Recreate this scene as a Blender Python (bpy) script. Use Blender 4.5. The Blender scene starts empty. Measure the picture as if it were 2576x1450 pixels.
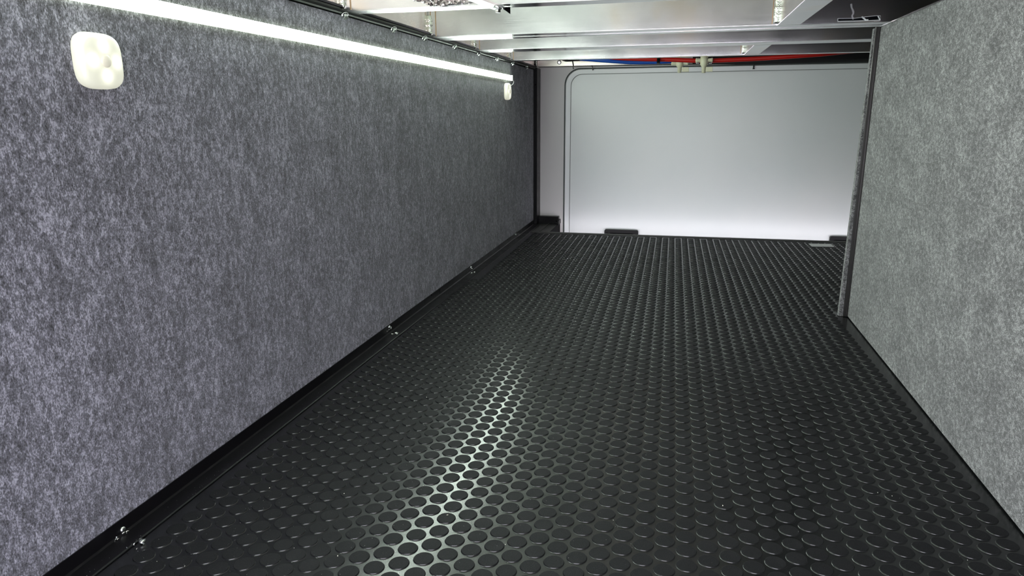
import bpy, bmesh, math, random
from mathutils import Vector, Matrix
random.seed(7)
SC = bpy.context.scene
COL = SC.collection

# ---------------------------------------------------------------- camera
W, H, F = 2576.0, 1450.0, 1744.94
CAMZ = 0.47
M = Matrix(((0.97274, -0.04984, 0.2265), (0.2318, 0.23937, -0.94285), (-0.00722, 0.96965, 0.2444)))
cd = bpy.data.cameras.new('camera'); cam = bpy.data.objects.new('camera', cd); COL.objects.link(cam)
cd.sensor_fit = 'HORIZONTAL'; cd.sensor_width = 36.0; cd.lens = F / W * 36.0
cd.clip_start = 0.01; cd.clip_end = 200
cam.matrix_world = Matrix.Translation((0, 0, CAMZ)) @ M.to_4x4()
SC.camera = cam

# ---------------------------------------------------------------- world: even overcast daylight
wd = bpy.data.worlds.new('overcast'); SC.world = wd; wd.use_nodes = True
bg = wd.node_tree.nodes['Background']
bg.inputs['Color'].default_value = (0.90, 0.90, 1.0, 1); bg.inputs['Strength'].default_value = 8.5
SC.view_settings.view_transform = 'Standard'
SC.view_settings.look = 'None'
SC.view_settings.exposure = 0.0
SC.view_settings.gamma = 1.0
SC.view_settings.use_curve_mapping = False
LED_POWER = 115.0


# ---------------------------------------------------------------- helpers
def ray(px, py):
    return M @ Vector((px - W / 2, -(py - H / 2), -F))


def at(px, py, Y):
    r = ray(px, py); t = Y / r.y
    return Vector((r.x * t, Y, CAMZ + r.z * t))


def on_x(px, py, X):
    r = ray(px, py); t = X / r.x
    return Vector((X, r.y * t, CAMZ + r.z * t))


def on_z(px, py, Z):
    r = ray(px, py); t = (Z - CAMZ) / r.z
    return Vector((r.x * t, r.y * t, Z))


def mat(name, color=(0.5, 0.5, 0.5), rough=0.5, metal=0.0):
    m = bpy.data.materials.new(name); m.use_nodes = True
    b = m.node_tree.nodes['Principled BSDF']
    b.inputs['Base Color'].default_value = (*color, 1)
    b.inputs['Roughness'].default_value = rough
    b.inputs['Metallic'].default_value = metal
    return m


class N:
    """tiny node builder"""
    def __init__(s, m):
        s.t = m.node_tree; s.n = s.t.nodes; s.l = s.t.links; s.b = s.n['Principled BSDF']

    def coord(s, scale=(1, 1, 1), rot=(0, 0, 0)):
        c = s.n.new('ShaderNodeTexCoord'); mp = s.n.new('ShaderNodeMapping')
        mp.inputs['Scale'].default_value = scale; mp.inputs['Rotation'].default_value = rot
        s.l.new(c.outputs['Object'], mp.inputs['Vector']); return mp.outputs['Vector']

    def noise(s, vec, scale, detail=2, rough=0.5, dist=0.0):
        k = s.n.new('ShaderNodeTexNoise'); k.inputs['Scale'].default_value = scale
        k.inputs['Detail'].default_value = detail; k.inputs['Roughness'].default_value = rough
        k.inputs['Distortion'].default_value = dist
        s.l.new(vec, k.inputs['Vector']); return k.outputs['Fac']

    def math(s, op, a, b=None):
        k = s.n.new('ShaderNodeMath'); k.operation = op
        for i, v in enumerate((a, b)):
            if v is None: continue
            if isinstance(v, (int, float)): k.inputs[i].default_value = v
            else: s.l.new(v, k.inputs[i])
        return k.outputs[0]

    def ramp(s, fac, stops):
        k = s.n.new('ShaderNodeValToRGB'); e = k.color_ramp.elements
        while len(e) < len(stops): e.new(0.5)
        for i, (p, c) in enumerate(stops):
            e[i].position = p; e[i].color = (*c, 1) if len(c) == 3 else c
        s.l.new(fac, k.inputs['Fac']); return k.outputs['Color']

    def mix(s, fac, a, b, mode='MIX'):
        k = s.n.new('ShaderNodeMix'); k.data_type = 'RGBA'; k.blend_type = mode
        for i, v in ((0, fac), (6, a), (7, b)):
            if isinstance(v, (int, float)): k.inputs[i].default_value = v
            elif isinstance(v, tuple): k.inputs[i].default_value = (*v, 1)
            else: s.l.new(v, k.inputs[i])
        return k.outputs[2]

    def bump(s, h, strength, dist):
        k = s.n.new('ShaderNodeBump'); k.inputs['Strength'].default_value = strength
        k.inputs['Distance'].default_value = dist
        s.l.new(h, k.inputs['Height']); s.l.new(k.outputs['Normal'], s.b.inputs['Normal'])

    def to(s, sock, name):
        s.l.new(sock, s.b.inputs[name])


def carpet(name, dark, mid, light, vec_scale=(1, 1, 1), rot=(0, 0, 0)):
    m = mat(name, mid, 0.95); k = N(m)
    v = k.coord(vec_scale, rot)
    fib = k.noise(v, 620, 3, 0.6, 0.4)
    med = k.noise(v, 170, 3, 0.6, 0.5)
    blo = k.noise(v, 34, 3, 0.6, 0.3)
    f = k.math('ADD', k.math('MULTIPLY', fib, 0.50), k.math('MULTIPLY', med, 0.42))
    f = k.math('ADD', f, k.math('MULTIPLY', blo, 0.20))
    c = k.ramp(f, [(0.43, dark), (0.56, mid), (0.69, light)])
    k.to(c, 'Base Color')
    k.bump(fib, 0.7, 0.002)
    k.b.inputs['Specular IOR Level'].default_value = 0.15
    k.b.inputs['Sheen Weight'].default_value = 0.25
    k.b.inputs['Sheen Roughness'].default_value = 0.6
    return m


MT = {}
MT['felt_left'] = carpet('charcoal_felt', (0.016, 0.015, 0.019), (0.116, 0.114, 0.138), (0.41, 0.40, 0.475), (1, 1, 0.62))
MT['felt_right'] = carpet('grey_felt', (0.022, 0.022, 0.022), (0.128, 0.126, 0.128), (0.40, 0.395, 0.40), (1, 0.75, 1), (0.7, 0, 0))

# brushed aluminium: bare extrusion, draw lines along the beam, dull patches and light warm tarnish
def alu(name, r0=0.08, r1=0.22, base=(0.96, 0.945, 0.965), streak=1.0):
    m = mat(name, base, 0.2, 1.0); k = N(m)
    v = k.coord((1.2, 60, 260))
    st = k.noise(v, 3.0, 3, 0.6)
    v2 = k.coord((1, 1, 1))
    pa = k.noise(v2, 7, 3, 0.6)
    r = k.math('ADD', k.math('MULTIPLY', st, (r1 - r0) * streak), k.math('MULTIPLY', pa, (r1 - r0) * 0.6))
    k.to(k.math('ADD', r, r0 * 0.6), 'Roughness')
    c = k.ramp(pa, [(0.35, tuple(x * 0.88 for x in base)), (0.55, base), (0.75, (base[0] * 0.97, base[1] * 0.90, base[2] * 0.78))])
    k.to(c, 'Base Color')
    k.bump(st, 0.012, 0.0003)
    return m


MT['alu'] = alu('brushed_aluminium')
MT['alu_side'] = alu('side_rail_aluminium', 0.16, 0.34, (0.92, 0.84, 0.80))
MT['chrome'] = mat('zinc_plated_steel', (0.82, 0.84, 0.83), 0.16, 1.0)
MT['weld'] = mat('weld_bead_metal', (0.78, 0.80, 0.72), 0.22, 1.0)
k = N(MT['weld']); k.bump(k.noise(k.coord(), 260, 2), 0.7, 0.002)
MT['scorch'] = mat('heat_tarnished_aluminium', (0.42, 0.29, 0.18), 0.35, 1.0)
MT['black_metal'] = mat('black_painted_metal', (0.004, 0.0036, 0.0045), 0.30)
k = N(MT['black_metal']); k.b.inputs['Specular IOR Level'].default_value = 0.22; nn = k.noise(k.coord(), 30, 4)
k.to(k.math('ADD', k.math('MULTIPLY', nn, 0.25), 0.2), 'Roughness')
MT['matte_black'] = mat('matte_black_edge', (0.008, 0.007, 0.009), 0.8); N(MT['matte_black']).b.inputs['Specular IOR Level'].default_value = 0.1
MT['rail'] = mat('dark_painted_rail', (0.002, 0.003, 0.002), 0.35); N(MT['rail']).b.inputs['Specular IOR Level'].default_value = 0.08
MT['trim_steel'] = mat('dark_anodised_edge_trim', (0.085, 0.082, 0.080), 0.28, 1.0)
MT['sill'] = mat('grey_sill_metal', (0.055, 0.055, 0.052), 0.5, 0.3)
MT['gel'] = mat('white_gelcoat_panel', (0.8, 0.8, 0.8), 0.32)
k = N(MT['gel']); nn = k.noise(k.coord(), 3, 3)
k.to(k.ramp(nn, [(0.3, (0.72, 0.74, 0.75)), (0.7, (0.77, 0.77, 0.775))]), 'Base Color')
k.bump(k.noise(k.coord(), 40, 2), 0.03, 0.002)
MT['wallwhite'] = mat('off_white_inner_wall', (0.66, 0.63, 0.63), 0.45)
k = N(MT['wallwhite']); k.bump(k.noise(k.coord(), 30, 2), 0.03, 0.002)
MT['seam'] = mat('pale_grey_seam', (0.28, 0.285, 0.285), 0.6)
MT['gasket'] = mat('dark_rubber_seal', (0.03, 0.035, 0.035), 0.6)
MT['plastic_black'] = mat('black_gloss_plastic', (0.002, 0.002, 0.0025), 0.3); N(MT['plastic_black']).b.inputs['Specular IOR Level'].default_value = 0.1
MT['ceiling'] = mat('black_underfloor_board', (0.012, 0.012, 0.013), 0.6)
MT['tan'] = mat('warm_bounce_board', (0.55, 0.42, 0.30), 0.7)  # for the added reflector board over the beams, warm and very light
k = N(MT['tan']); k.to(k.ramp(k.noise(k.coord((1, 14, 1)), 6, 3), [(0.3, (0.84, 0.78, 0.74)), (0.7, (0.92, 0.87, 0.83))]), 'Base Color')
MT['bounce_pale'] = mat('pale_bounce_board', (0.62, 0.64, 0.60), 0.8)  # for the added reflector board over the left beam ends
MT['tape'] = mat('dark_mirror_tape', (0.16, 0.16, 0.19), 0.15, 1.0)
MT['red'] = mat('red_water_hose', (0.36, 0.008, 0.005), 0.45); N(MT['red']).b.inputs['Specular IOR Level'].default_value = 0.25
MT['blue'] = mat('blue_water_hose', (0.006, 0.055, 0.30), 0.45); N(MT['blue']).b.inputs['Specular IOR Level'].default_value = 0.25
MT['beige'] = mat('cream_plastic_fitting', (0.62, 0.60, 0.44), 0.42)
MT['sticker'] = mat('pale_paper_sticker', (0.62, 0.63, 0.62), 0.5)
MT['tan_ground'] = mat('concrete_apron', (0.33, 0.29, 0.26), 0.85)
k = N(MT['tan_ground']); k.to(k.ramp(k.noise(k.coord(), 2, 5), [(0.3, (0.62, 0.60, 0.58)), (0.7, (0.70, 0.68, 0.66))]), 'Base Color')
MT['crumb'] = mat('pale_debris', (0.75, 0.72, 0.62), 0.7)
MT['dust'] = mat('pale_dust', (0.55, 0.55, 0.53), 0.9)
MT['foil'] = mat('crumpled_foil', (0.80, 0.76, 0.74), 0.14, 1.0)
k = N(MT['foil']); k.bump(k.noise(k.coord(), 45, 4, 0.65, 1.2), 0.8, 0.01)
MT['caulk'] = mat('white_sealant', (0.80, 0.80, 0.82), 0.5)

# rubber coin mat
MT['rub_base'] = mat('black_rubber_sheet', (0.006, 0.0065, 0.007), 0.30)
k = N(MT['rub_base']); nn = k.noise(k.coord(), 12, 4)
k.to(k.math('ADD', k.math('MULTIPLY', nn, 0.12), 0.16), 'Roughness')
k.b.inputs['Specular IOR Level'].default_value = 0.62
MT['rub_top'] = mat('black_rubber_stud', (0.022, 0.022, 0.025), 0.5)
k = N(MT['rub_top'])
geo = k.n.new('ShaderNodeNewGeometry'); wv = geo.outputs['Position']
sp = k.noise(wv, 900, 2, 0.7)
du = k.noise(wv, 16, 4, 0.6)
c1 = k.ramp(sp, [(0.45, (0.004, 0.004, 0.005)), (0.62, (0.010, 0.010, 0.012)), (0.74, (0.05, 0.05, 0.053))])
c2 = k.mix(k.ramp(du, [(0.52, (0, 0, 0)), (0.80, (0.16, 0.16, 0.16))]), c1, (0.045, 0.045, 0.048))
k.to(c2, 'Base Color'); k.bump(sp, 0.5, 0.0008)
k.to(k.math('ADD', k.math('MULTIPLY', sp, 0.5), 0.38), 'Roughness'); k.b.inputs['Specular IOR Level'].default_value = 0.22

# lamps
def emit(name, color, strength, base=(0.9, 0.9, 0.9)):
    m = mat(name, base, 0.35); b = m.node_tree.nodes['Principled BSDF']
    b.inputs['Emission Color'].default_value = (*color, 1); b.inputs['Emission Strength'].default_value = strength
    return m


MT['led'] = emit('led_diffuser', (0.86, 1.0, 0.89), LED_POWER)
MT['led_side'] = emit('led_diffuser_edge', (0.85, 1.0, 0.70), 4.0)
MT['lens'] = emit('puck_lens', (1.0, 1.0, 0.80), 0.62, (0.40, 0.40, 0.35))
k = N(MT['lens'])
c = k.n.new('ShaderNodeTexCoord'); sx = k.n.new('ShaderNodeSeparateXYZ'); k.l.new(c.outputs['Object'], sx.inputs[0])
tot = None
for (uy, uz) in ((0.0, 0.0150), (0.0155, 0.0), (0.0, -0.0150), (-0.0155, 0.0)):
    dy = k.math('SUBTRACT', sx.outputs['Y'], uy); dz = k.math('SUBTRACT', sx.outputs['Z'], uz)
    d2 = k.math('ADD', k.math('MULTIPLY', dy, dy), k.math('MULTIPLY', dz, dz))
    g = k.math('POWER', 2.718, k.math('MULTIPLY', d2, -1 / (2 * 0.0046 ** 2)))
    tot = g if tot is None else k.math('ADD', tot, g)
k.to(k.math('ADD', k.math('MULTIPLY', tot, 1.0), 0.52), 'Emission Strength')
MT['sensor'] = emit('puck_sensor_window', (0.9, 0.88, 0.72), 0.30, (0.60, 0.56, 0.46))


def link(name, bm, m, parent=None, smooth=False):
    me = bpy.data.meshes.new(name)
    bmesh.ops.recalc_face_normals(bm, faces=bm.faces[:])
    bm.to_mesh(me); bm.free()
    for mm in (m if isinstance(m, (list, tuple)) else [m]): me.materials.append(mm)
    if smooth:
        for p in me.polygons: p.use_smooth = True
    o = bpy.data.objects.new(name, me); COL.objects.link(o)
    if parent is not None: o.parent = parent
    return o


def tag(o, label=None, cat=None, group=None, kind=None):
    if label: o['label'] = label
    if cat: o['category'] = cat
    if group: o['group'] = group
    if kind: o['kind'] = kind
    return o


def empty(name, loc=(0, 0, 0)):
    o = bpy.data.objects.new(name, None); COL.objects.link(o); o.location = loc; o.empty_display_size = 0.02
    return o


def box(bm, a, b):
    vs = [bm.verts.new((x, y, z)) for x in (a[0], b[0]) for y in (a[1], b[1]) for z in (a[2], b[2])]
    for q in ((0, 1, 3, 2), (4, 6, 7, 5), (0, 4, 5, 1), (2, 3, 7, 6), (0, 2, 6, 4), (1, 5, 7, 3)):
        bm.faces.new([vs[i] for i in q])
    return vs


def boxbm(a, b, bev=0.0, seg=2):
    bm = bmesh.new(); box(bm, a, b)
    if bev: bmesh.ops.bevel(bm, geom=bm.edges[:], offset=bev, segments=seg, affect='EDGES', profile=0.5)
    return bm


def prism_y(prof, y0, y1):
    """closed profile of (x,z) extruded along Y"""
    bm = bmesh.new()
    a = [bm.verts.new((x, y0, z)) for x, z in prof]; b = [bm.verts.new((x, y1, z)) for x, z in prof]
    n = len(prof)
    for i in range(n): bm.faces.new((a[i], a[(i + 1) % n], b[(i + 1) % n], b[i]))
    bm.faces.new(a); bm.faces.new(b[::-1])
    return bm


def poly_y(pts, y0, y1):
    """polygon of (x,z) given thickness along Y"""
    return prism_y(pts, y0, y1)


def lathe(bm, prof, origin, axis, seg=20):
    """prof: (radius, height along axis)"""
    ax = Vector(axis).normalized(); u = ax.orthogonal().normalized(); w = ax.cross(u)
    rings = []
    for r, h in prof:
        c = Vector(origin) + ax * h
        if r < 1e-7: rings.append([bm.verts.new(c)]); continue
        rings.append([bm.verts.new(c + (u * math.cos(2 * math.pi * i / seg) + w * math.sin(2 * math.pi * i / seg)) * r) for i in range(seg)])
    for A, B in zip(rings[:-1], rings[1:]):
        for i in range(seg):
            j = (i + 1) % seg
            if len(A) == 1 and len(B) == 1: continue
            if len(A) == 1: bm.faces.new((A[0], B[i], B[j]))
            elif len(B) == 1: bm.faces.new((A[i], A[j], B[0]))
            else: bm.faces.new((A[i], A[j], B[j], B[i]))


def catmull(pts, n=10):
    P = [pts[0] * 2 - pts[1]] + list(pts) + [pts[-1] * 2 - pts[-2]]
    out = []
    for i in range(1, len(P) - 2):
        for s in range(n):
            t = s / n; a, b, c, d = P[i - 1], P[i], P[i + 1], P[i + 2]
            out.append(0.5 * ((2 * b) + (c - a) * t + (2 * a - 5 * b + 4 * c - d) * t * t + (3 * b - a - 3 * c + d) * t ** 3))
    out.append(P[-2]); return out


def tube(bm, pts, r, seg=12):
    rings = []; up = Vector((0, 0, 1))
    for i, p in enumerate(pts):
        t = (pts[min(i + 1, len(pts) - 1)] - pts[max(i - 1, 0)]).normalized()
        ref = up if abs(t.dot(up)) < 0.95 else Vector((1, 0, 0))
        u = t.cross(ref).normalized(); w = t.cross(u)
        rings.append([bm.verts.new(p + (u * math.cos(2 * math.pi * k / seg) + w * math.sin(2 * math.pi * k / seg)) * r) for k in range(seg)])
    for A, B in zip(rings[:-1], rings[1:]):
        for k in range(seg): bm.faces.new((A[k], A[(k + 1) % seg], B[(k + 1) % seg], B[k]))
    bm.faces.new(rings[0]); bm.faces.new(rings[-1][::-1])


def rrect(x0, z0, x1, z1, r, seg=10):
    pts = []
    for cx, cz, a0 in ((x1 - r, z1 - r, 0), (x0 + r, z1 - r, 90), (x0 + r, z0 + r, 180), (x1 - r, z0 + r, 270)):
        for i in range(seg + 1):
            a = math.radians(a0 + 90 * i / seg); pts.append((cx + r * math.cos(a), cz + r * math.sin(a)))
    return pts


def ring_bm(outer, inner, y0, y1, inner_y=None):
    """picture-frame between two equal-count outlines (x,z): front face at y0, back at y1"""
    bm = bmesh.new(); n = len(outer); iy = y0 if inner_y is None else inner_y
    of = [bm.verts.new((x, y0, z)) for x, z in outer]; nf = [bm.verts.new((x, iy, z)) for x, z in inner]
    ob = [bm.verts.new((x, y1, z)) for x, z in outer]; nb = [bm.verts.new((x, y1, z)) for x, z in inner]
    for i in range(n):
        j = (i + 1) % n
        bm.faces.new((of[i], of[j], nf[j], nf[i])); bm.faces.new((ob[i], nb[i], nb[j], ob[j]))
        bm.faces.new((of[i], ob[i], ob[j], of[j])); bm.faces.new((nf[i], nf[j], nb[j], nb[i]))
    return bm


# ================================================================ the room shell
XL, XR, YE, YP, YD = -0.605, 0.40, 2.735, 1.70, 3.00   # left felt, right felt, floor end, right panel end, far wall
ZT = 0.643                                              # top of the felt walls
ZC = 0.80                                               # board above the frame
YN = -0.14                                              # near end

floor = link('floor', boxbm((-0.62, YN, -0.03), (1.30, YE - 0.012, 0.0)), MT['rub_base']); tag(floor, kind='structure')
tag(link('ceiling', boxbm((-0.66, YN, ZC), (1.36, 3.2, ZC + 0.03)), MT['ceiling']), kind='structure')
tag(link('wall_left', boxbm((XL - 0.02, YN, 0.0), (XL, 2.925, ZT)), MT['felt_left']), kind='structure')
wr = tag(link('wall_right', boxbm((XR, YN, 0.002), (XR + 0.019, YP, ZT - 0.001), 0.002, 2), MT['felt_right']), kind='structure')
tag(link('wall_far_right', boxbm((1.30, YN, -0.2), (1.33, 3.2, ZC)), MT['ceiling']), kind='structure')
tag(link('trim_bounce_board', boxbm((-0.27, YN + 0.01, ZC - 0.012), (0.33, 2.95, ZC - 0.0005)), MT['tan']), kind='structure')  # unseen board added so the beam faces mirror something bright and warm
tag(link('trim_bounce_board_left', boxbm((-0.655, YN + 0.01, ZC - 0.010), (-0.2705, 2.95, ZC - 0.0005)), MT['bounce_pale']), kind='structure')  # second added board, brightens the left part of the beams by reflection
# far outer wall, its top edge slightly out of level
wb = link('wall_back', poly_y([(-0.66, -0.20), (1.32, -0.20), (1.32, 0.630), (0.70, 0.6405), (0.05, 0.6535), (-0.606, 0.6555), (-0.66, 0.6555)], YD, YD + 0.03), MT['wallwhite'])
tag(wb, kind='structure')
tag(link('trim_header', boxbm((-0.66, YD + 0.031, 0.5), (1.32, YD + 0.05, ZC)), MT['ceiling']), kind='structure')
# near wall with the loading opening (the photographer stands in it)
bm = bmesh.new()
for a, b in (((-0.66, YN - 0.03, -0.2), (-0.47, YN, ZC)), ((0.40, YN - 0.03, -0.2), (1.33, YN, ZC)),
             ((-0.47, YN - 0.03, 0.63), (0.40, YN, ZC)), ((-0.47, YN - 0.03, -0.2), (0.40, YN, -0.03))): box(bm, a, b)
tag(link('wall_front', bm, MT['gel']), kind='structure')
tag(link('wall_outer_left', boxbm((-0.68, YN, -0.2), (-0.66, 3.2, ZC)), MT['ceiling']), kind='structure')
tag(link('ground', boxbm((-30, -40, -1.05), (30, 30, -1.0)), MT['tan_ground']), kind='structure')

# sill pit between the floor edge and the far wall
tag(link('trim_sill', boxbm((-0.66, YE - 0.01, -0.20), (1.32, YD, -0.17)), MT['sill']), kind='structure')
# floor edge nosing
ns = link('trim_threshold', boxbm((-0.545, YE - 0.012, -0.03), (1.30, YE, 0.004), 0.0015), MT['sill']); tag(ns, kind='structure')

# door in the far wall: seal, bevelled frame and skin
door = empty('door_1', (0, YD, 0)); tag(door, kind='structure')
o_out = rrect(-0.4875, -0.18, 1.15, 0.6505, 0.068); o_seal = rrect(-0.4830, -0.1765, 1.1455, 0.6460, 0.065)
o_mid = rrect(-0.479, -0.174, 1.143, 0.6435, 0.063); o_in = rrect(-0.460, -0.155, 1.124, 0.6265, 0.048)
def rel(bm):
    bmesh.ops.translate(bm, verts=bm.verts[:], vec=(0, -YD, 0)); return bm
link('door_seal', rel(ring_bm(o_out, o_mid, YD - 0.0015, YD)), MT['gasket'], door)
link('inner_seal', rel(ring_bm(rrect(-0.4605, -0.1555, 1.1245, 0.6270, 0.0485), rrect(-0.4560, -0.151, 1.120, 0.6225, 0.0445), YD - 0.004, YD)), MT['seam'], door)
bm = ring_bm(o_seal, o_mid, YD - 0.003, YD, YD - 0.010)
f_ = link('door_frame', rel(bm), MT['gel'], door)
link('door_frame_face', rel(ring_bm(o_mid, o_in, YD - 0.010, YD, YD - 0.0085)), MT['gel'], door)
o_p = rrect(-0.4570, -0.152, 1.121, 0.6235, 0.0455)
link('door_panel', rel(poly_y(o_p, YD - 0.0065, YD)), MT['gel'], door)

# black latches low on the door
for i, x0 in enumerate((-0.303, 0.603)):
    r = empty('door_latch', (x0 + 0.072, YD - 0.0065, -0.05))
    tag(r, ('black plastic pull latch set low on the white far door, left one' if i == 0 else
            'black plastic latch low on the white far door beside the right felt panel'), 'latch', 'door latches')
    fo = rrect(-0.072, -0.05, 0.072, 0.030, 0.007, 5); fi = rrect(-0.063, -0.043, 0.063, 0.021, 0.005, 5)
    link('latch_frame', ring_bm(fo, fi, -0.016, 0.0), MT['plastic_black'], r)
    link('latch_cup', poly_y(rrect(-0.0635, -0.0435, 0.0635, 0.0215, 0.005, 5), -0.002, 0.0), MT['plastic_black'], r)
    link('latch_paddle', boxbm((-0.052, -0.013, -0.03), (0.052, -0.004, 0.012), 0.002), MT['plastic_black'], r)

# ---- left corner post, base angle and top rail (setting trims)
post = link('trim_corner', boxbm((-0.6235, 2.926, 0.0), (-0.590, 2.9985, 0.6500), 0.001), MT['black_metal']); tag(post, kind='structure')
link('post_flange', boxbm((-0.612, 2.918, 0.0), (-0.606, 2.926, 0.6440)), MT['trim_steel'], post)
bm = bmesh.new(); lathe(bm, [(0.0, 0.0), (0.0035, 0.0), (0.004, -0.001), (0.004, -0.002)], (-0.597, 2.9255, 0.583), (0, 1, 0), 12)
link('rivet', bm, MT['plastic_black'], post, True)
br = link('trim_corner_bracket', boxbm((-0.6205, 2.972, -0.001), (-0.5035, 2.9995, 0.0315), 0.001), MT['black_metal']); tag(br, kind='structure')
for x, z in ((-0.592, 0.017), (-0.512, 0.012)):
    bm = bmesh.new(); lathe(bm, [(0.0, -0.001), (0.003, -0.001), (0.004, 0.0)], (x, 2.9725, z), (0, 1, 0), 12)
    link('rivet', bm, MT['plastic_black'], br, True)
link('ledge', boxbm((-0.635, 2.965, 0.648), (-0.592, 2.9995, 0.6555), 0.001), MT['wallwhite'], br)
pl = link('trim_corner_plate', boxbm((-0.655, YE + 0.001, -0.02), (-0.5025, 2.971, -0.0005)), MT['sill']); tag(pl, kind='structure')
link('plate_rib', boxbm((-0.545, YE + 0.012, 0.0), (-0.541, 2.971, 0.004)), MT['sill'], pl)
link('plate_side', boxbm((-0.5025, YE + 0.0005, -0.17), (-0.500, 2.9985, 0.0)), MT['matte_black'], pl)
link('plate_lip', boxbm((-0.5035, 2.94, 0.0), (-0.497, 2.999, 0.018)), MT['black_metal'], pl)

# base angle: vertical leg on the felt, small ridge, flat leg on the rubber
prof = [(XL + 0.0005, 0.0), (XL + 0.0005, 0.0210), (XL + 0.0022, 0.0215), (XL + 0.0032, 0.0060), (XL + 0.0050, 0.0040),
        (-0.5790, 0.0022), (-0.5772, 0.0015), (-0.5770, 0.0003)]
ba = link('baseboard_left', prism_y(prof, YN + 0.002, 2.917), MT['black_metal']); tag(ba, kind='structure')
screws = [(1185, 665, 1193, 685), (980, 820, 995, 838), (1297, 590, 1300, 596), (310, 1335, 357, 1362)]
for a, b, c_, d in screws:
    for (px, py, wall) in ((a, b, True), (c_, d, False)):
        p = on_x(px, py, XL + 0.0035) if wall else on_z(px, py, 0.003)
        if wall: p.z = min(max(p.z, 0.009), 0.017)
        ax = (1, 0, 0) if wall else (0, 0, 1)
        bm = bmesh.new(); lathe(bm, [(0.0036, -0.001), (0.0036, 0.0006), (0.0024, 0.0016), (0.0, 0.0018)], p, ax, 12)
        link('screw', bm, MT['chrome'], ba, True)
        bm = bmesh.new()
        for q in range(9):
            c0 = p + Vector((random.uniform(0.001, 0.004) if wall else random.uniform(-0.006, 0.006), random.uniform(-0.016, 0.004), random.uniform(-0.006, 0.001) if wall else 0.0005))
            c0.z = max(c0.z, 0.0035)
            L = random.uniform(0.0015, 0.005); dv = Vector((random.uniform(-1, 1), random.uniform(-1, 1), random.uniform(-.3, .3))).normalized() * L
            tube(bm, [c0, c0 + dv * 0.5 + Vector((0, 0, 0.0006)), c0 + dv], 0.0005, 4)
        sh = link('metal_shavings', bm, MT['chrome'], ba); sh['kind'] = 'stuff'

# top rail along the left wall, with hex bolts
prof = [(XL - 0.018, 0.6445), (XL + 0.004, 0.6445), (XL + 0.0075, 0.6462), (XL + 0.0085, 0.6500), (XL + 0.0065, 0.6538), (XL + 0.0030, 0.6542),
        (XL + 0.0030, 0.6552), (XL + 0.0058, 0.6556), (XL + 0.0062, 0.6585), (XL + 0.0040, 0.6600), (XL - 0.018, 0.6600)]
rail = link('trim_top_rail', prism_y(prof, YN + 0.002, 2.960), MT['rail']); tag(rail, kind='structure')


def hexbolt(p, axis, s, parent=None):
    r = empty('hex_bolt', p)
    if parent is not None: r.parent = parent
    bm = bmesh.new(); lathe(bm, [(0.0, 0), (1.25 * s, 0), (1.35 * s, 0.15 * s), (1.25 * s, 0.3 * s), (0.8 * s, 0.45 * s)], (0, 0, 0), axis, 20)
    link('washer', bm, MT['chrome'], r, True)
    bm = bmesh.new(); lathe(bm, [(0.95 * s, 0.3 * s), (0.95 * s, 1.15 * s), (0.8 * s, 1.3 * s), (0.0, 1.3 * s)], (0, 0, 0), axis, 6)
    link('bolt_head', bm, MT['chrome'], r)
    return r


bpos = [(866, 38), (989, 71), (1067, 95), (1143, 117), (1204, 134), (1250, 148), (1289, 156.5), (1324, 166)]
for px, py in bpos:
    p = on_x(px, py, XL + 0.006); p.z = 0.6436
    hexbolt(p, (0.55, -0.25, -0.80), 0.0056, rail)

# side rail of the frame above the left wall, pale bare aluminium
side = link('side_frame_rail', boxbm((-0.640, YN + 0.002, 0.6605), (-0.606, 2.958, 0.795), 0.002), MT['alu_side'])
tag(side, 'long pale aluminium side rail above the dark left wall rail', 'rail')


# ---- right panel end trim
pt = link('trim_panel_edge', boxbm((0.3905, YP + 0.0005, 0.001), (0.4195, YP + 0.004, 0.6425), 0.0008), MT['trim_steel']); tag(pt, kind='structure')
bm = bmesh.new()
vs = [bm.verts.new(p) for p in ((0.3815, YP + 0.0045, 0.001), (0.4195, YP + 0.0045, 0.001), (0.4195, YP + 0.0045, 0.640), (0.3885, YP + 0.0045, 0.640),
                                (0.3815, YP + 0.018, 0.001), (0.4195, YP + 0.018, 0.001), (0.4195, YP + 0.018, 0.640), (0.3885, YP + 0.018, 0.640))]
for q in ((0, 1, 2, 3), (4, 7, 6, 5), (0, 4, 5, 1), (3, 2, 6, 7), (0, 3, 7, 4), (1, 5, 6, 2)): bm.faces.new([vs[i] for i in q])
link('felt_return', bm, MT['felt_right'], pt)
link('edge_bead', boxbm((0.3970, YP - 0.0022, 0.002), (0.3992, YP + 0.0003, 0.6415)), MT['trim_steel'], pt)
tag(link('trim_panel_top', boxbm((0.3990, YN + 0.003, 0.6422), (0.4195, YP - 0.002, 0.6442)), MT['alu']), kind='structure')


# ================================================================ coin studs of the rubber floor
def stud_prof():
    return [(0.01150, 0.0), (0.01130, 0.00018), (0.01098, 0.00028), (0.01090, 0.00080), (0.01075, 0.00110), (0.01045, 0.00125), (0.0, 0.00125)]


def add_stud(bm, x, y, seg):
    rings = []
    for r, z in stud_prof()[:-1]:
        rings.append([bm.verts.new((x + r * math.cos(2 * math.pi * i / seg), y + r * math.sin(2 * math.pi * i / seg), z)) for i in range(seg)])
    for n_, (A, B) in enumerate(zip(rings[:-1], rings[1:])):
        for i in range(seg):
            f = bm.faces.new((A[i], A[(i + 1) % seg], B[(i + 1) % seg], B[i])); f.smooth = True; f.material_index = 0 if n_ < 4 else 1
    f = bm.faces.new(rings[-1]); f.material_index = 1


def project(p):
    c = M.transposed() @ (Vector(p) - Vector((0, 0, CAMZ)))
    return (W / 2 + F * c.x / -c.z, H / 2 - F * c.y / -c.z, -c.z)


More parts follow.
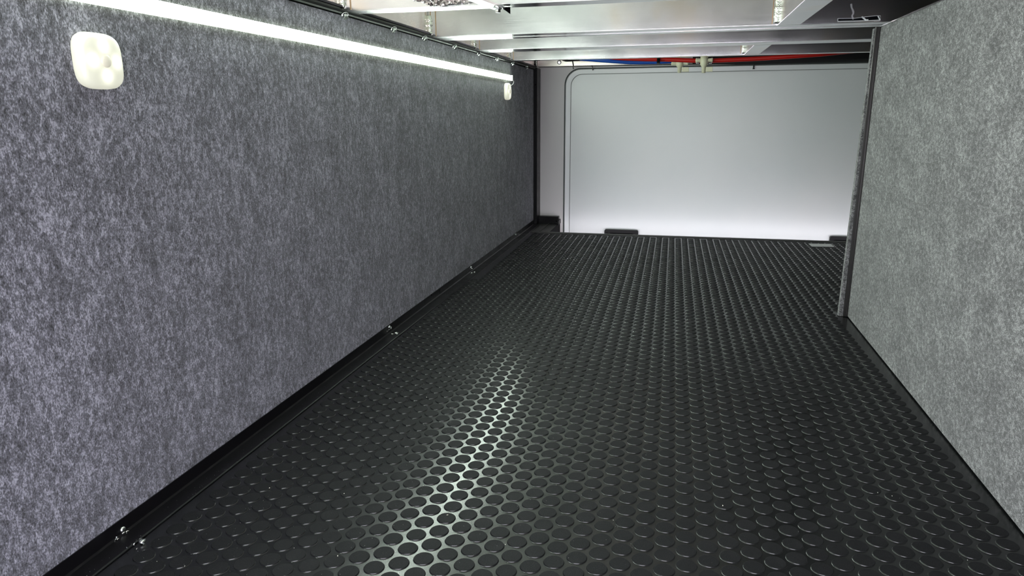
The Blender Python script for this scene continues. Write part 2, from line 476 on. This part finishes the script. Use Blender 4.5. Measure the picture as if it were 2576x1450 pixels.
lat = []
for i in range(-14, 46):
    for j in range(-40, 102):
        x = -0.27295 + 0.02310 * i - 0.00027 * j
        y = 0.6056 + 0.01309 * i + 0.02650 * j
        if x < -0.565 or y > YE - 0.026 or y < 0.33: continue
        if x > XR - 0.013 and y < YP + 0.035: continue
        if x > 0.76: continue
        lat.append((x, y))
vis = []
for q in lat:
    u, v, d = project((q[0], q[1], 0))
    if 25 < u < W - 25 and v < H - 12 and not (u < 700 and v > 1190 and False): vis.append((d, q))
vis.sort()
near = [q for d, q in vis[:300]]; nearset = set(near)
bm = bmesh.new(); add_stud(bm, 0, 0, 32)
bm.normal_update()
me = bpy.data.meshes.new('stud'); bm.to_mesh(me); bm.free(); me.materials.append(MT['rub_base']); me.materials.append(MT['rub_top'])
for q in near:
    o = bpy.data.objects.new('stud', me); COL.objects.link(o); o.location = (q[0], q[1], 0); o.parent = floor
V, FA, MI = [], [], []
prof = stud_prof()[:-1]
for q in lat:
    if q in nearset: continue
    seg = 24 if q[1] < 1.3 else 16
    b0 = len(V)
    for r, z in prof:
        for i in range(seg): V.append((q[0] + r * math.cos(2 * math.pi * i / seg), q[1] + r * math.sin(2 * math.pi * i / seg), z))
    for n_ in range(len(prof) - 1):
        for i in range(seg):
            j = (i + 1) % seg
            FA.append((b0 + n_ * seg + i, b0 + n_ * seg + j, b0 + (n_ + 1) * seg + j, b0 + (n_ + 1) * seg + i)); MI.append(0 if n_ < 4 else 1)
    FA.append(tuple(b0 + (len(prof) - 1) * seg + i for i in range(seg))); MI.append(3)
me = bpy.data.meshes.new('studs'); me.from_pydata(V, [], FA); me.materials.append(MT['rub_base']); me.materials.append(MT['rub_top'])
me.polygons.foreach_set('material_index', [1 if m_ else 0 for m_ in MI]); me.polygons.foreach_set('use_smooth', [m_ != 3 for m_ in MI]); me.update()
o = bpy.data.objects.new('studs', me); COL.objects.link(o); o.parent = floor; o['kind'] = 'stuff'


# ================================================================ aluminium frame beams
def beam(y0, y1, z0, x0, x1, label, groove=None, name='cross_beam', z1=0.787):
    r = empty(name, ((x0 + x1) / 2, (y0 + y1) / 2, z0)); c = Vector(r.location)
    bm = bmesh.new()
    if groove is None:
        box(bm, Vector((x0, y0, z0)) - c, Vector((x1, y1, z1)) - c)
    else:
        box(bm, Vector((x0, y0, z0)) - c, Vector((x1, groove - 0.0012, z1)) - c)
        box(bm, Vector((x0, groove + 0.0012, z0 - 0.0006)) - c, Vector((x1, y1, z1)) - c)
    bmesh.ops.bevel(bm, geom=bm.edges[:], offset=0.0014, segments=2, affect='EDGES')
    link('beam_tube', bm, MT['alu'], r)
    tag(r, label, 'beam', 'aluminium cross beams under the ceiling')
    return r, c


def bead(parent, c, p0, p1, w, name='weld_bead', m='weld', n=14):
    """lumpy bead between two points"""
    bm = bmesh.new(); p0 = Vector(p0) - c; p1 = Vector(p1) - c; d = (p1 - p0)
    seg = 10; rings = []
    u = Vector((1, 0, 0)); t = Vector((0, 1, 0))
    for i in range(n + 1):
        s = i / n; rr = w * (0.88 + 0.10 * math.sin(i * 2.1) + random.uniform(-.10, .10))
        if i in (0, n): rr *= 0.45
        p = p0 + d * s
        rings.append([bm.verts.new(p + u * rr * math.cos(2 * math.pi * k / seg) + t * rr * 0.7 * math.sin(2 * math.pi * k / seg)) for k in range(seg)])
    for A, B in zip(rings[:-1], rings[1:]):
        for k in range(seg): bm.faces.new((A[k], A[(k + 1) % seg], B[(k + 1) % seg], B[k]))
    bm.faces.new(rings[0]); bm.faces.new(rings[-1][::-1])
    return link(name, bm, MT[m], parent, True)


ZB = 0.650
XB0, XB1 = -0.6055, 1.298
B = {}
B[1] = beam(1.224, 1.267, ZB + 0.0, XB0, XB1, 'nearest aluminium cross beam, cut off by the top of the picture, foil against it')
B[2] = beam(1.680, 1.768, ZB, XB0, XB1, 'wide aluminium cross beam ending over the top corner of the right felt panel', groove=1.732)
B[3] = beam(2.060, 2.148, ZB, XB0, XB1, 'middle aluminium cross beam just behind the wide one')
B[4] = beam(2.492, 2.535, ZB, XB0, XB1, 'farthest slim aluminium cross beam just above the red and blue hoses')
hd = empty('header_beam', (-0.30, 2.975, 0.656)); hc = Vector(hd.location)
link('beam_tube', boxbm(Vector((-0.603, 2.961, 0.6565)) - hc, Vector((0.03, 2.998, 0.795)) - hc, 0.0015), MT['alu_side'], hd)
tag(hd, 'short dull header beam above the top left corner of the white door', 'beam')
hexbolt(at(1407, 157, 2.960) - hc, (0.1, -1, -0.1), 0.0062, hd)
for i, w in ((1, 0.0085), (2, 0.0078), (3, 0.0070), (4, 0.0065)):
    r, c = B[i]; y = {1: 1.224, 2: 1.68, 3: 2.06, 4: 2.492}[i]
    bead(r, c, (-0.6030, y - 0.002, 0.7), (-0.6030, y - 0.002, ZB + 0.003), w)
    # tarnished halo on the beam face beside the bead
    for dx in (-0.0005, 0.0125):
        link('scorched_edge', boxbm(Vector((-0.6005 + dx, y - 0.0012, ZB + 0.002)) - c, Vector((-0.5985 + dx, y + 0.0005, 0.74)) - c), MT['scorch'], r)
bead(hd, hc, (-0.600, 2.959, 0.70), (-0.600, 2.959, 0.659), 0.0045)

# longitudinal tubes between the beams, right of centre
for (ya, yb, lab, k_) in ((1.268, 1.6795, 'grey longitudinal tube running from the near beam to the wide beam', 2),
                          (2.149, 2.4915, 'grey longitudinal tube between the middle beam and the farthest slim beam', 4)):
    xa = 0.190 if k_ == 2 else 0.186
    r = empty('brace_tube', (xa + 0.024, (ya + yb) / 2, ZB)); c = Vector(r.location)
    link('tube_body', boxbm(Vector((xa, ya, ZB)) - c, Vector((xa + 0.047, yb, 0.787)) - c, 0.0015), MT['alu'], r)
    tag(r, lab, 'brace', 'longitudinal brace tubes')
    bead(r, c, (xa - 0.003, yb - 0.003, 0.76), (xa - 0.003, yb - 0.003, ZB + 0.003), 0.0062 if k_ == 2 else 0.0055, n=22)
    link('scorched_edge', boxbm(Vector((xa - 0.0125, yb - 0.001, ZB + 0.003)) - c, Vector((xa - 0.0105, yb + 0.0006, 0.78)) - c), MT['scorch'], r)

# flat strap with a bolt under the near beam
a0 = on_z(1250, 16, ZB - 0.001); a1 = on_z(1203, -2, ZB - 0.001); dv = (a1 - a0).normalized(); sd = Vector((dv.y, -dv.x, 0))
if sd.x < 0: sd = -sd
st = empty('bolted_strap', a0); bm = bmesh.new()
q0 = -dv * 0.012; q1 = dv * 0.30
vv = []
for z in (-0.0035, 0.0):
    for q in (q0 - sd * 0.011, q0 + sd * 0.011, q1 + sd * 0.011, q1 - sd * 0.011): vv.append(bm.verts.new((q.x, q.y, z)))
for q in ((0, 1, 2, 3), (4, 7, 6, 5), (0, 4, 5, 1), (1, 5, 6, 2), (2, 6, 7, 3), (3, 7, 4, 0)): bm.faces.new([vv[i] for i in q])
link('strap_bar', bm, MT['alu'], st)
hexbolt(Vector((0.002, 0.0, -0.0035)), (0, 0, -1), 0.0052, st)
bm = bmesh.new(); tri = [(0.006, 0.004, -0.001), (0.021, 0.012, -0.012), (0.020, 0.016, -0.001), (0.0, 0.016, -0.001)]
lo = [bm.verts.new(p) for p in tri]; hi = [bm.verts.new(Vector(p) + Vector((0, 0, 0.0015))) for p in tri]
bm.faces.new(lo); bm.faces.new(hi[::-1])
for i in range(4): bm.faces.new((lo[i], lo[(i + 1) % 4], hi[(i + 1) % 4], hi[i]))
link('rubber_flap', bm, MT['plastic_black'], st)
tag(st, 'narrow aluminium strap bolted under the nearest beam beside the crumpled foil', 'strap')

# crumpled foil in front of the near beam
bm = bmesh.new(); nx, nz = 46, 16; g = []
pL = at(1030, 6, 1.215).x; pR = at(1212, 6, 1.215).x
for i in range(nx + 1):
    col = []
    for j in range(nz + 1):
        s = i / nx; t = j / nz
        zlow = ZB - 0.001 + 0.006 * abs(2 * s - 0.9) + random.uniform(0, 0.0025)
        x = pL + (pR - pL) * s - t * 0.012
        if s < 0.3: zlow += (0.3 - s) * 0.03
        z = zlow + t * 0.045
        y = 1.214 - 0.010 * math.sin(s * 9) * t + random.uniform(-0.006, 0.006)
        col.append(bm.verts.new((x, y, z)))
    g.append(col)
for i in range(nx):
    for j in range(nz):
        q = (g[i][j], g[i + 1][j], g[i + 1][j + 1], g[i][j + 1])
        if random.random() < 0.5: bm.faces.new((q[0], q[1], q[2])); bm.faces.new((q[0], q[2], q[3]))
        else: bm.faces.new((q[0], q[1], q[3])); bm.faces.new((q[1], q[2], q[3]))
fo = link('foil_sheet', bm, MT['foil'])
md = fo.modifiers.new('thickness', 'SOLIDIFY'); md.thickness = 0.0004
tag(fo, 'crumpled silver foil stuffed against the nearest beam', 'foil')

# foil tape and sealant run on the wide beam
tp = empty('foil_tape', at(2160, 48, 1.6785)); c = Vector(tp.location)
tpts = [(2108, 46.5), (2150, 46), (2172, 43), (2204, 39.5), (2215, 40), (2215, 50.5), (2180, 52), (2108, 54)]
def flat_on(Y, pts, c, th):
    bm = bmesh.new(); f_ = [bm.verts.new(at(px, py, Y) - c) for px, py in pts]; b_ = [bm.verts.new(v.co + Vector((0, th, 0))) for v in f_]
    n = len(pts); bm.faces.new(f_); bm.faces.new(b_[::-1])
    for i in range(n): bm.faces.new((f_[i], f_[(i + 1) % n], b_[(i + 1) % n], b_[i]))
    return bm
link('tape_strip', flat_on(1.6790, tpts, c, 0.0008), MT['tape'], tp)
bm = bmesh.new(); rim = [at(px, py, 1.6786) - c for px, py in tpts]; rim.append(rim[0]); tube(bm, rim, 0.0007, 6)
tube(bm, [at(2168, 42, 1.678) - c, at(2178, 50, 1.677) - c, at(2184, 50, 1.677) - c], 0.0016, 6)
tube(bm, [at(2209, 40, 1.678) - c, at(2214, 50, 1.677) - c], 0.0012, 6)
link('raised_rim', bm, MT['caulk'], tp)
tag(tp, 'short strip of shiny foil tape on the wide beam near the right felt panel', 'tape')
bm = bmesh.new(); dr = [at(px, py, 1.6785) for px, py in ((2142, 11), (2143, 19), (2146, 26), (2147, 33), (2144, 40), (2146, 47))]
pts = catmull(dr, 5); rings = []
for i, p in enumerate(pts): lathe(bm, [(0.0, -0.0018), (0.0018 * random.uniform(.7, 1.2), 0.0), (0.0, 0.0018)], p, (0, -1, 0), 8)
dd = link('sealant_drip', bm, MT['caulk'], None, True); tag(dd, 'thin white sealant drip running down the wide beam to the foil tape', 'sealant')

# ================================================================ lamps
YS0, YS1 = 0.20, 2.512
ls = empty('light_strip', (XL, (YS0 + YS1) / 2, 0.592)); c = Vector(ls.location)
prof = [(XL + 0.0005, 0.5835), (XL + 0.0045, 0.5835), (XL + 0.0055, 0.5860), (XL + 0.0060, 0.5920), (XL + 0.0055, 0.5980), (XL + 0.0045, 0.6005), (XL + 0.0005, 0.6005)]
bm = prism_y(prof, YS0, YS1); bmesh.ops.translate(bm, verts=bm.verts[:], vec=-c)
df = link('diffuser', bm, [MT['led_side'], MT['led']], ls)
for p_ in df.data.polygons:
    if p_.normal.x > 0.8: p_.material_index = 1
link('end_cap', boxbm(Vector((XL + 0.0002, YS1, 0.5820)) - c, Vector((XL + 0.0095, YS1 + 0.005, 0.6020)) - c, 0.001), MT['lens'], ls)
bm = bmesh.new(); tube(bm, catmull([Vector((XL + 0.006, YS1 + 0.004, 0.588)) - c, Vector((XL + 0.010, YS1 + 0.016, 0.580)) - c, Vector((XL + 0.006, YS1 + 0.012, 0.570)) - c, Vector((XL + 0.003, YS1 - 0.012, 0.566)) - c], 8), 0.0012, 8)
link('wire', bm, MT['caulk'], ls, True)
tag(ls, 'long glowing white light strip along the top of the left felt wall', 'light strip')


def puck(y, z, label):
    r = empty('puck_light', (XL + 0.0005, y, z))
    # soft square dome
    def outline(s, n=40, e=3.6):
        out = []
        for i in range(n):
            a = 2 * math.pi * i / n; ca, sa = math.cos(a), math.sin(a)
            out.append((s * math.copysign(abs(ca) ** (2 / e), ca), s * math.copysign(abs(sa) ** (2 / e), sa)))
        return out
    bm = bmesh.new(); rings = []
    for s, h in ((0.0275, 0.0), (0.0285, 0.003), (0.0280, 0.0085), (0.0262, 0.0120), (0.0235, 0.0137), (0.0150, 0.0148), (0.0072, 0.0150)):
        e = 3.6 if s > 0.02 else 2.6 if s > 0.01 else 2.0
        rings.append([bm.verts.new((h, a, b)) for a, b in outline(s, e=e)])
    for A, Bq in zip(rings[:-1], rings[1:]):
        for i in range(40): bm.faces.new((A[i], A[(i + 1) % 40], Bq[(i + 1) % 40], Bq[i]))
    bm.faces.new(rings[-1])
    link('lens', bm, MT['lens'], r, True)
    bm = bmesh.new(); lathe(bm, [(0.0068, 0.0148), (0.0066, 0.0160), (0.0045, 0.0172), (0.0, 0.0176)], (0, 0, 0), (1, 0, 0), 24)
    link('sensor_window', bm, MT['sensor'], r, True)
    tag(r, label, 'lamp', 'motion puck lights on the left wall')
    return r


puck(0.6425, 0.5262, 'large-looking near square puck light glowing at the top left corner')
puck(2.448, 0.5440, 'small distant puck light under the far end of the light strip')

# ================================================================ hoses, fittings and clips
def hose(name, px, m, r, label, Yc):
    pts = [at(x, y, yy) for (x, y, yy) in px]
    c = pts[0].copy(); e = empty(name, c); bm = bmesh.new(); tube(bm, [p - c for p in catmull(pts, 8)], r, 16)
    link('hose_body', bm, MT[m], e, True); tag(e, label, 'hose', 'water hoses above the white door'); return e, c


HR = 0.0078
rh, rc = hose('water_hose', [(1380, 128, 2.80), (1480, 140, 2.78), (1580, 147.5, 2.74), (1680, 150, 2.72), (1740, 152.5, 2.70), (1770, 153, 2.70), (1800, 152.5, 2.70), (1900, 148, 2.68), (1990, 142, 2.66), (2080, 135, 2.66), (2200, 122, 2.70)], 'red', HR,
              'red water hose running behind the farthest beam to the right', 2.7)
bh, bc = hose('water_hose', [(1460, 148, 2.80), (1520, 152.5, 2.76), (1590, 157, 2.76), (1650, 156.5, 2.76), (1700, 154.5, 2.76), (1712, 154, 2.76)], 'blue', 0.0072,
              'blue water hose sagging under the red one, ending at a cream valve', 2.76)
kh, kc = hose('water_hose', [(1410, 147, 2.83), (1425, 152, 2.83), (1455, 150.5, 2.81), (1500, 149, 2.80), (1560, 147, 2.82), (1640, 140, 2.84)], 'plastic_black', 0.0046,
              'thin black hose at the left end of the blue hose', 2.83)


def crimp(parent, c, px, py, Y, r):
    bm = bmesh.new(); p = at(px, py, Y) - c
    lathe(bm, [(r * 0.8, -0.0055), (r, -0.005), (r * 1.04, -0.002), (r * 0.9, 0), (r * 1.04, 0.002), (r, 0.005), (r * 0.8, 0.0055)], p, (1, 0, 0), 18)
    link('crimp_ring', bm, MT['chrome'], parent, True)


for px in (1755, 1787): crimp(rh, rc, px, 153, 2.70, 0.0100)
crimp(bh, bc, 1693, 155, 2.76, 0.0088)


def valve(px, ytop, ybody, ytip, Y, wb_, tabx, taby, label):
    p = at(px, ybody, Y); e = empty('drain_valve', p)
    ppm = 1745 / (Y * 1.0) * 1.0
    s = 1 / (ppm * 0.985)
    up = (ybody - ytop) * s; dn = (ytip - ybody) * s; r = wb_ * s / 2
    bm = bmesh.new()
    lathe(bm, [(0, up), (r * 1.05, up), (r * 1.05, up * 0.2), (r, 0), (r * 0.62, -dn * 0.25), (r * 0.55, -dn * 0.30), (r * 0.5, -dn), (r * 0.30, -dn), (r * 0.28, -dn * 0.9)], (0, 0, 0), (0, 0, 1), 20)
    link('valve_body', bm, MT['beige'], e, True)
    bm = bmesh.new(); lathe(bm, [(0, -2.3 * r), (r * 0.55, -2.2 * r), (r * 0.6, -1.9 * r), (r * 0.5, -1.6 * r), (r * 0.5, 1.6 * r), (r * 0.6, 1.9 * r), (r * 0.55, 2.2 * r), (0, 2.3 * r)], (0, 0, up * 0.45), (1, 0, 0), 16)
    link('side_barb', bm, MT['beige'], e, True)
    q = at(tabx, taby, Y - 0.002) - p
    bm = boxbm(q - Vector((0.012, 0.0025, 0.0083)), q + Vector((0.012, 0.0025, 0.0083)), 0.001); link('handle_tab', bm, MT['beige'], e)
    link('handle_stem', boxbm((r * 0.2, -0.002, q.z - 0.002), (q.x - 0.010, 0.002, q.z + 0.002)), MT['beige'], e)
    tag(e, label, 'valve', 'cream drain valves on the hoses')


valve(1771, 141, 163, 181, 2.69, 17, 1784, 174.5, 'taller cream plastic drain valve on the red hose')
valve(1710, 154, 165, 181, 2.755, 17, 1724.5, 175, 'shorter cream plastic drain valve at the end of the blue hose')
p = at(1657, 153.5, 2.738); bm = bmesh.new()
lathe(bm, [(0.0118, -0.0055), (0.0132, -0.0055), (0.0132, 0.0055), (0.0118, 0.0055), (0.0118, -0.0055)], (0, 0, 0), (1, 0, 0), 20)
zt = link('cable_tie', bm, MT['plastic_black'], None, True); zt.location = p; zt.scale = (1, 2.5, 1)
tag(zt, 'black cable tie binding the red and blue hoses together', 'cable tie')
for (px, py0, py1, lab) in ((1440, 154, 174, 'thin dark hook hanging left of the door corner'), (1489, 163, 177, 'small grey clip on the top edge of the door frame'), (1896, 161, 174, 'dark clip on the door top below the red hose')):
    Yk = 2.955 if px == 1440 else 2.985
    a = at(px, py0, Yk); b = at(px + (2 if px < 1800 else -1), py1, Yk); bm = bmesh.new()
    tube(bm, [a, a * 0.5 + b * 0.5 + Vector((0.0012, 0, 0)), b, b + Vector((0.004, 0, 0.003))], 0.0016 if px < 1800 else 0.0030, 8)
    kk = link('hanging_clip', bm, MT['trim_steel'] if px == 1489 else MT['gasket'], None, True); tag(kk, lab, 'clip', 'small clips above the door')

# pale sticker on the mat at the far edge
s0 = [on_z(px, py, 0.0018) for px, py in ((2034, 613.5), (2090, 614.5), (2099, 621.5), (2042, 620.5))]
bm = bmesh.new(); lo = [bm.verts.new(p) for p in s0]; hi = [bm.verts.new(p + Vector((0, 0, 0.0005))) for p in s0]
bm.faces.new(lo); bm.faces.new(hi[::-1])
for i in range(4): bm.faces.new((lo[i], lo[(i + 1) % 4], hi[(i + 1) % 4], hi[i]))
tag(link('sticker', bm, MT['sticker']), 'pale grey sticker lying on the far edge of the rubber floor', 'sticker')

# debris
def crumb_bm(lst):
    bm = bmesh.new()
    for (p, s) in lst:
        d = [Vector((random.uniform(-1, 1), random.uniform(-1, 1), random.uniform(-.6, 1))).normalized() * s * random.uniform(.6, 1) for _ in range(6)]
        vs_ = [bm.verts.new(Vector(p) + q) for q in d]
        bmesh.ops.convex_hull(bm, input=vs_)
    return bm


big = [(678, 1229), (662, 1260), (395, 1414), (1850, 663), (2067, 722), (2117, 921), (1732, 948), (2434, 1410), (1073, 1000), (1001, 898), (1127, 1296), (2244, 1248), (1271, 1371), (850, 1399), (1200, 1284), (1125, 1296), (866, 1243), (1818, 1273), (1542, 1310), (1656, 1275), (2208, 1240), (740, 1380), (465, 1425)]
lst = [(on_z(px, py, 0.0018), random.uniform(0.0007, 0.0013)) for px, py in big]
c = link('crumbs', crumb_bm(lst), MT['crumb']); tag(c, 'scattered pale grit crumbs lying on the rubber floor', 'debris', kind='stuff')
lst = []
for q in range(900):
    x = min(abs(random.gauss(0, 0.28)), 0.95) - 0.57 if q < 600 else random.uniform(-0.57, 0.36)
    y = 0.45 + abs(random.gauss(0, 0.45)) if q < 700 else random.uniform(0.45, 2.4)
    if y > 2.6: continue
    z = 0.0015
    lst.append(((x, y, z), random.choice((0.00018, 0.00022, 0.0003, 0.0004))))
for q in range(160):
    lst.append(((random.uniform(-0.598, -0.578), 0.45 + abs(random.gauss(0, 0.5)), 0.0032), random.choice((0.0002, 0.0003, 0.0004))))
c = link('dust_specks', crumb_bm(lst), MT['dust']); tag(c, 'fine white dust specks over the rubber floor and base angle', 'debris', kind='stuff')
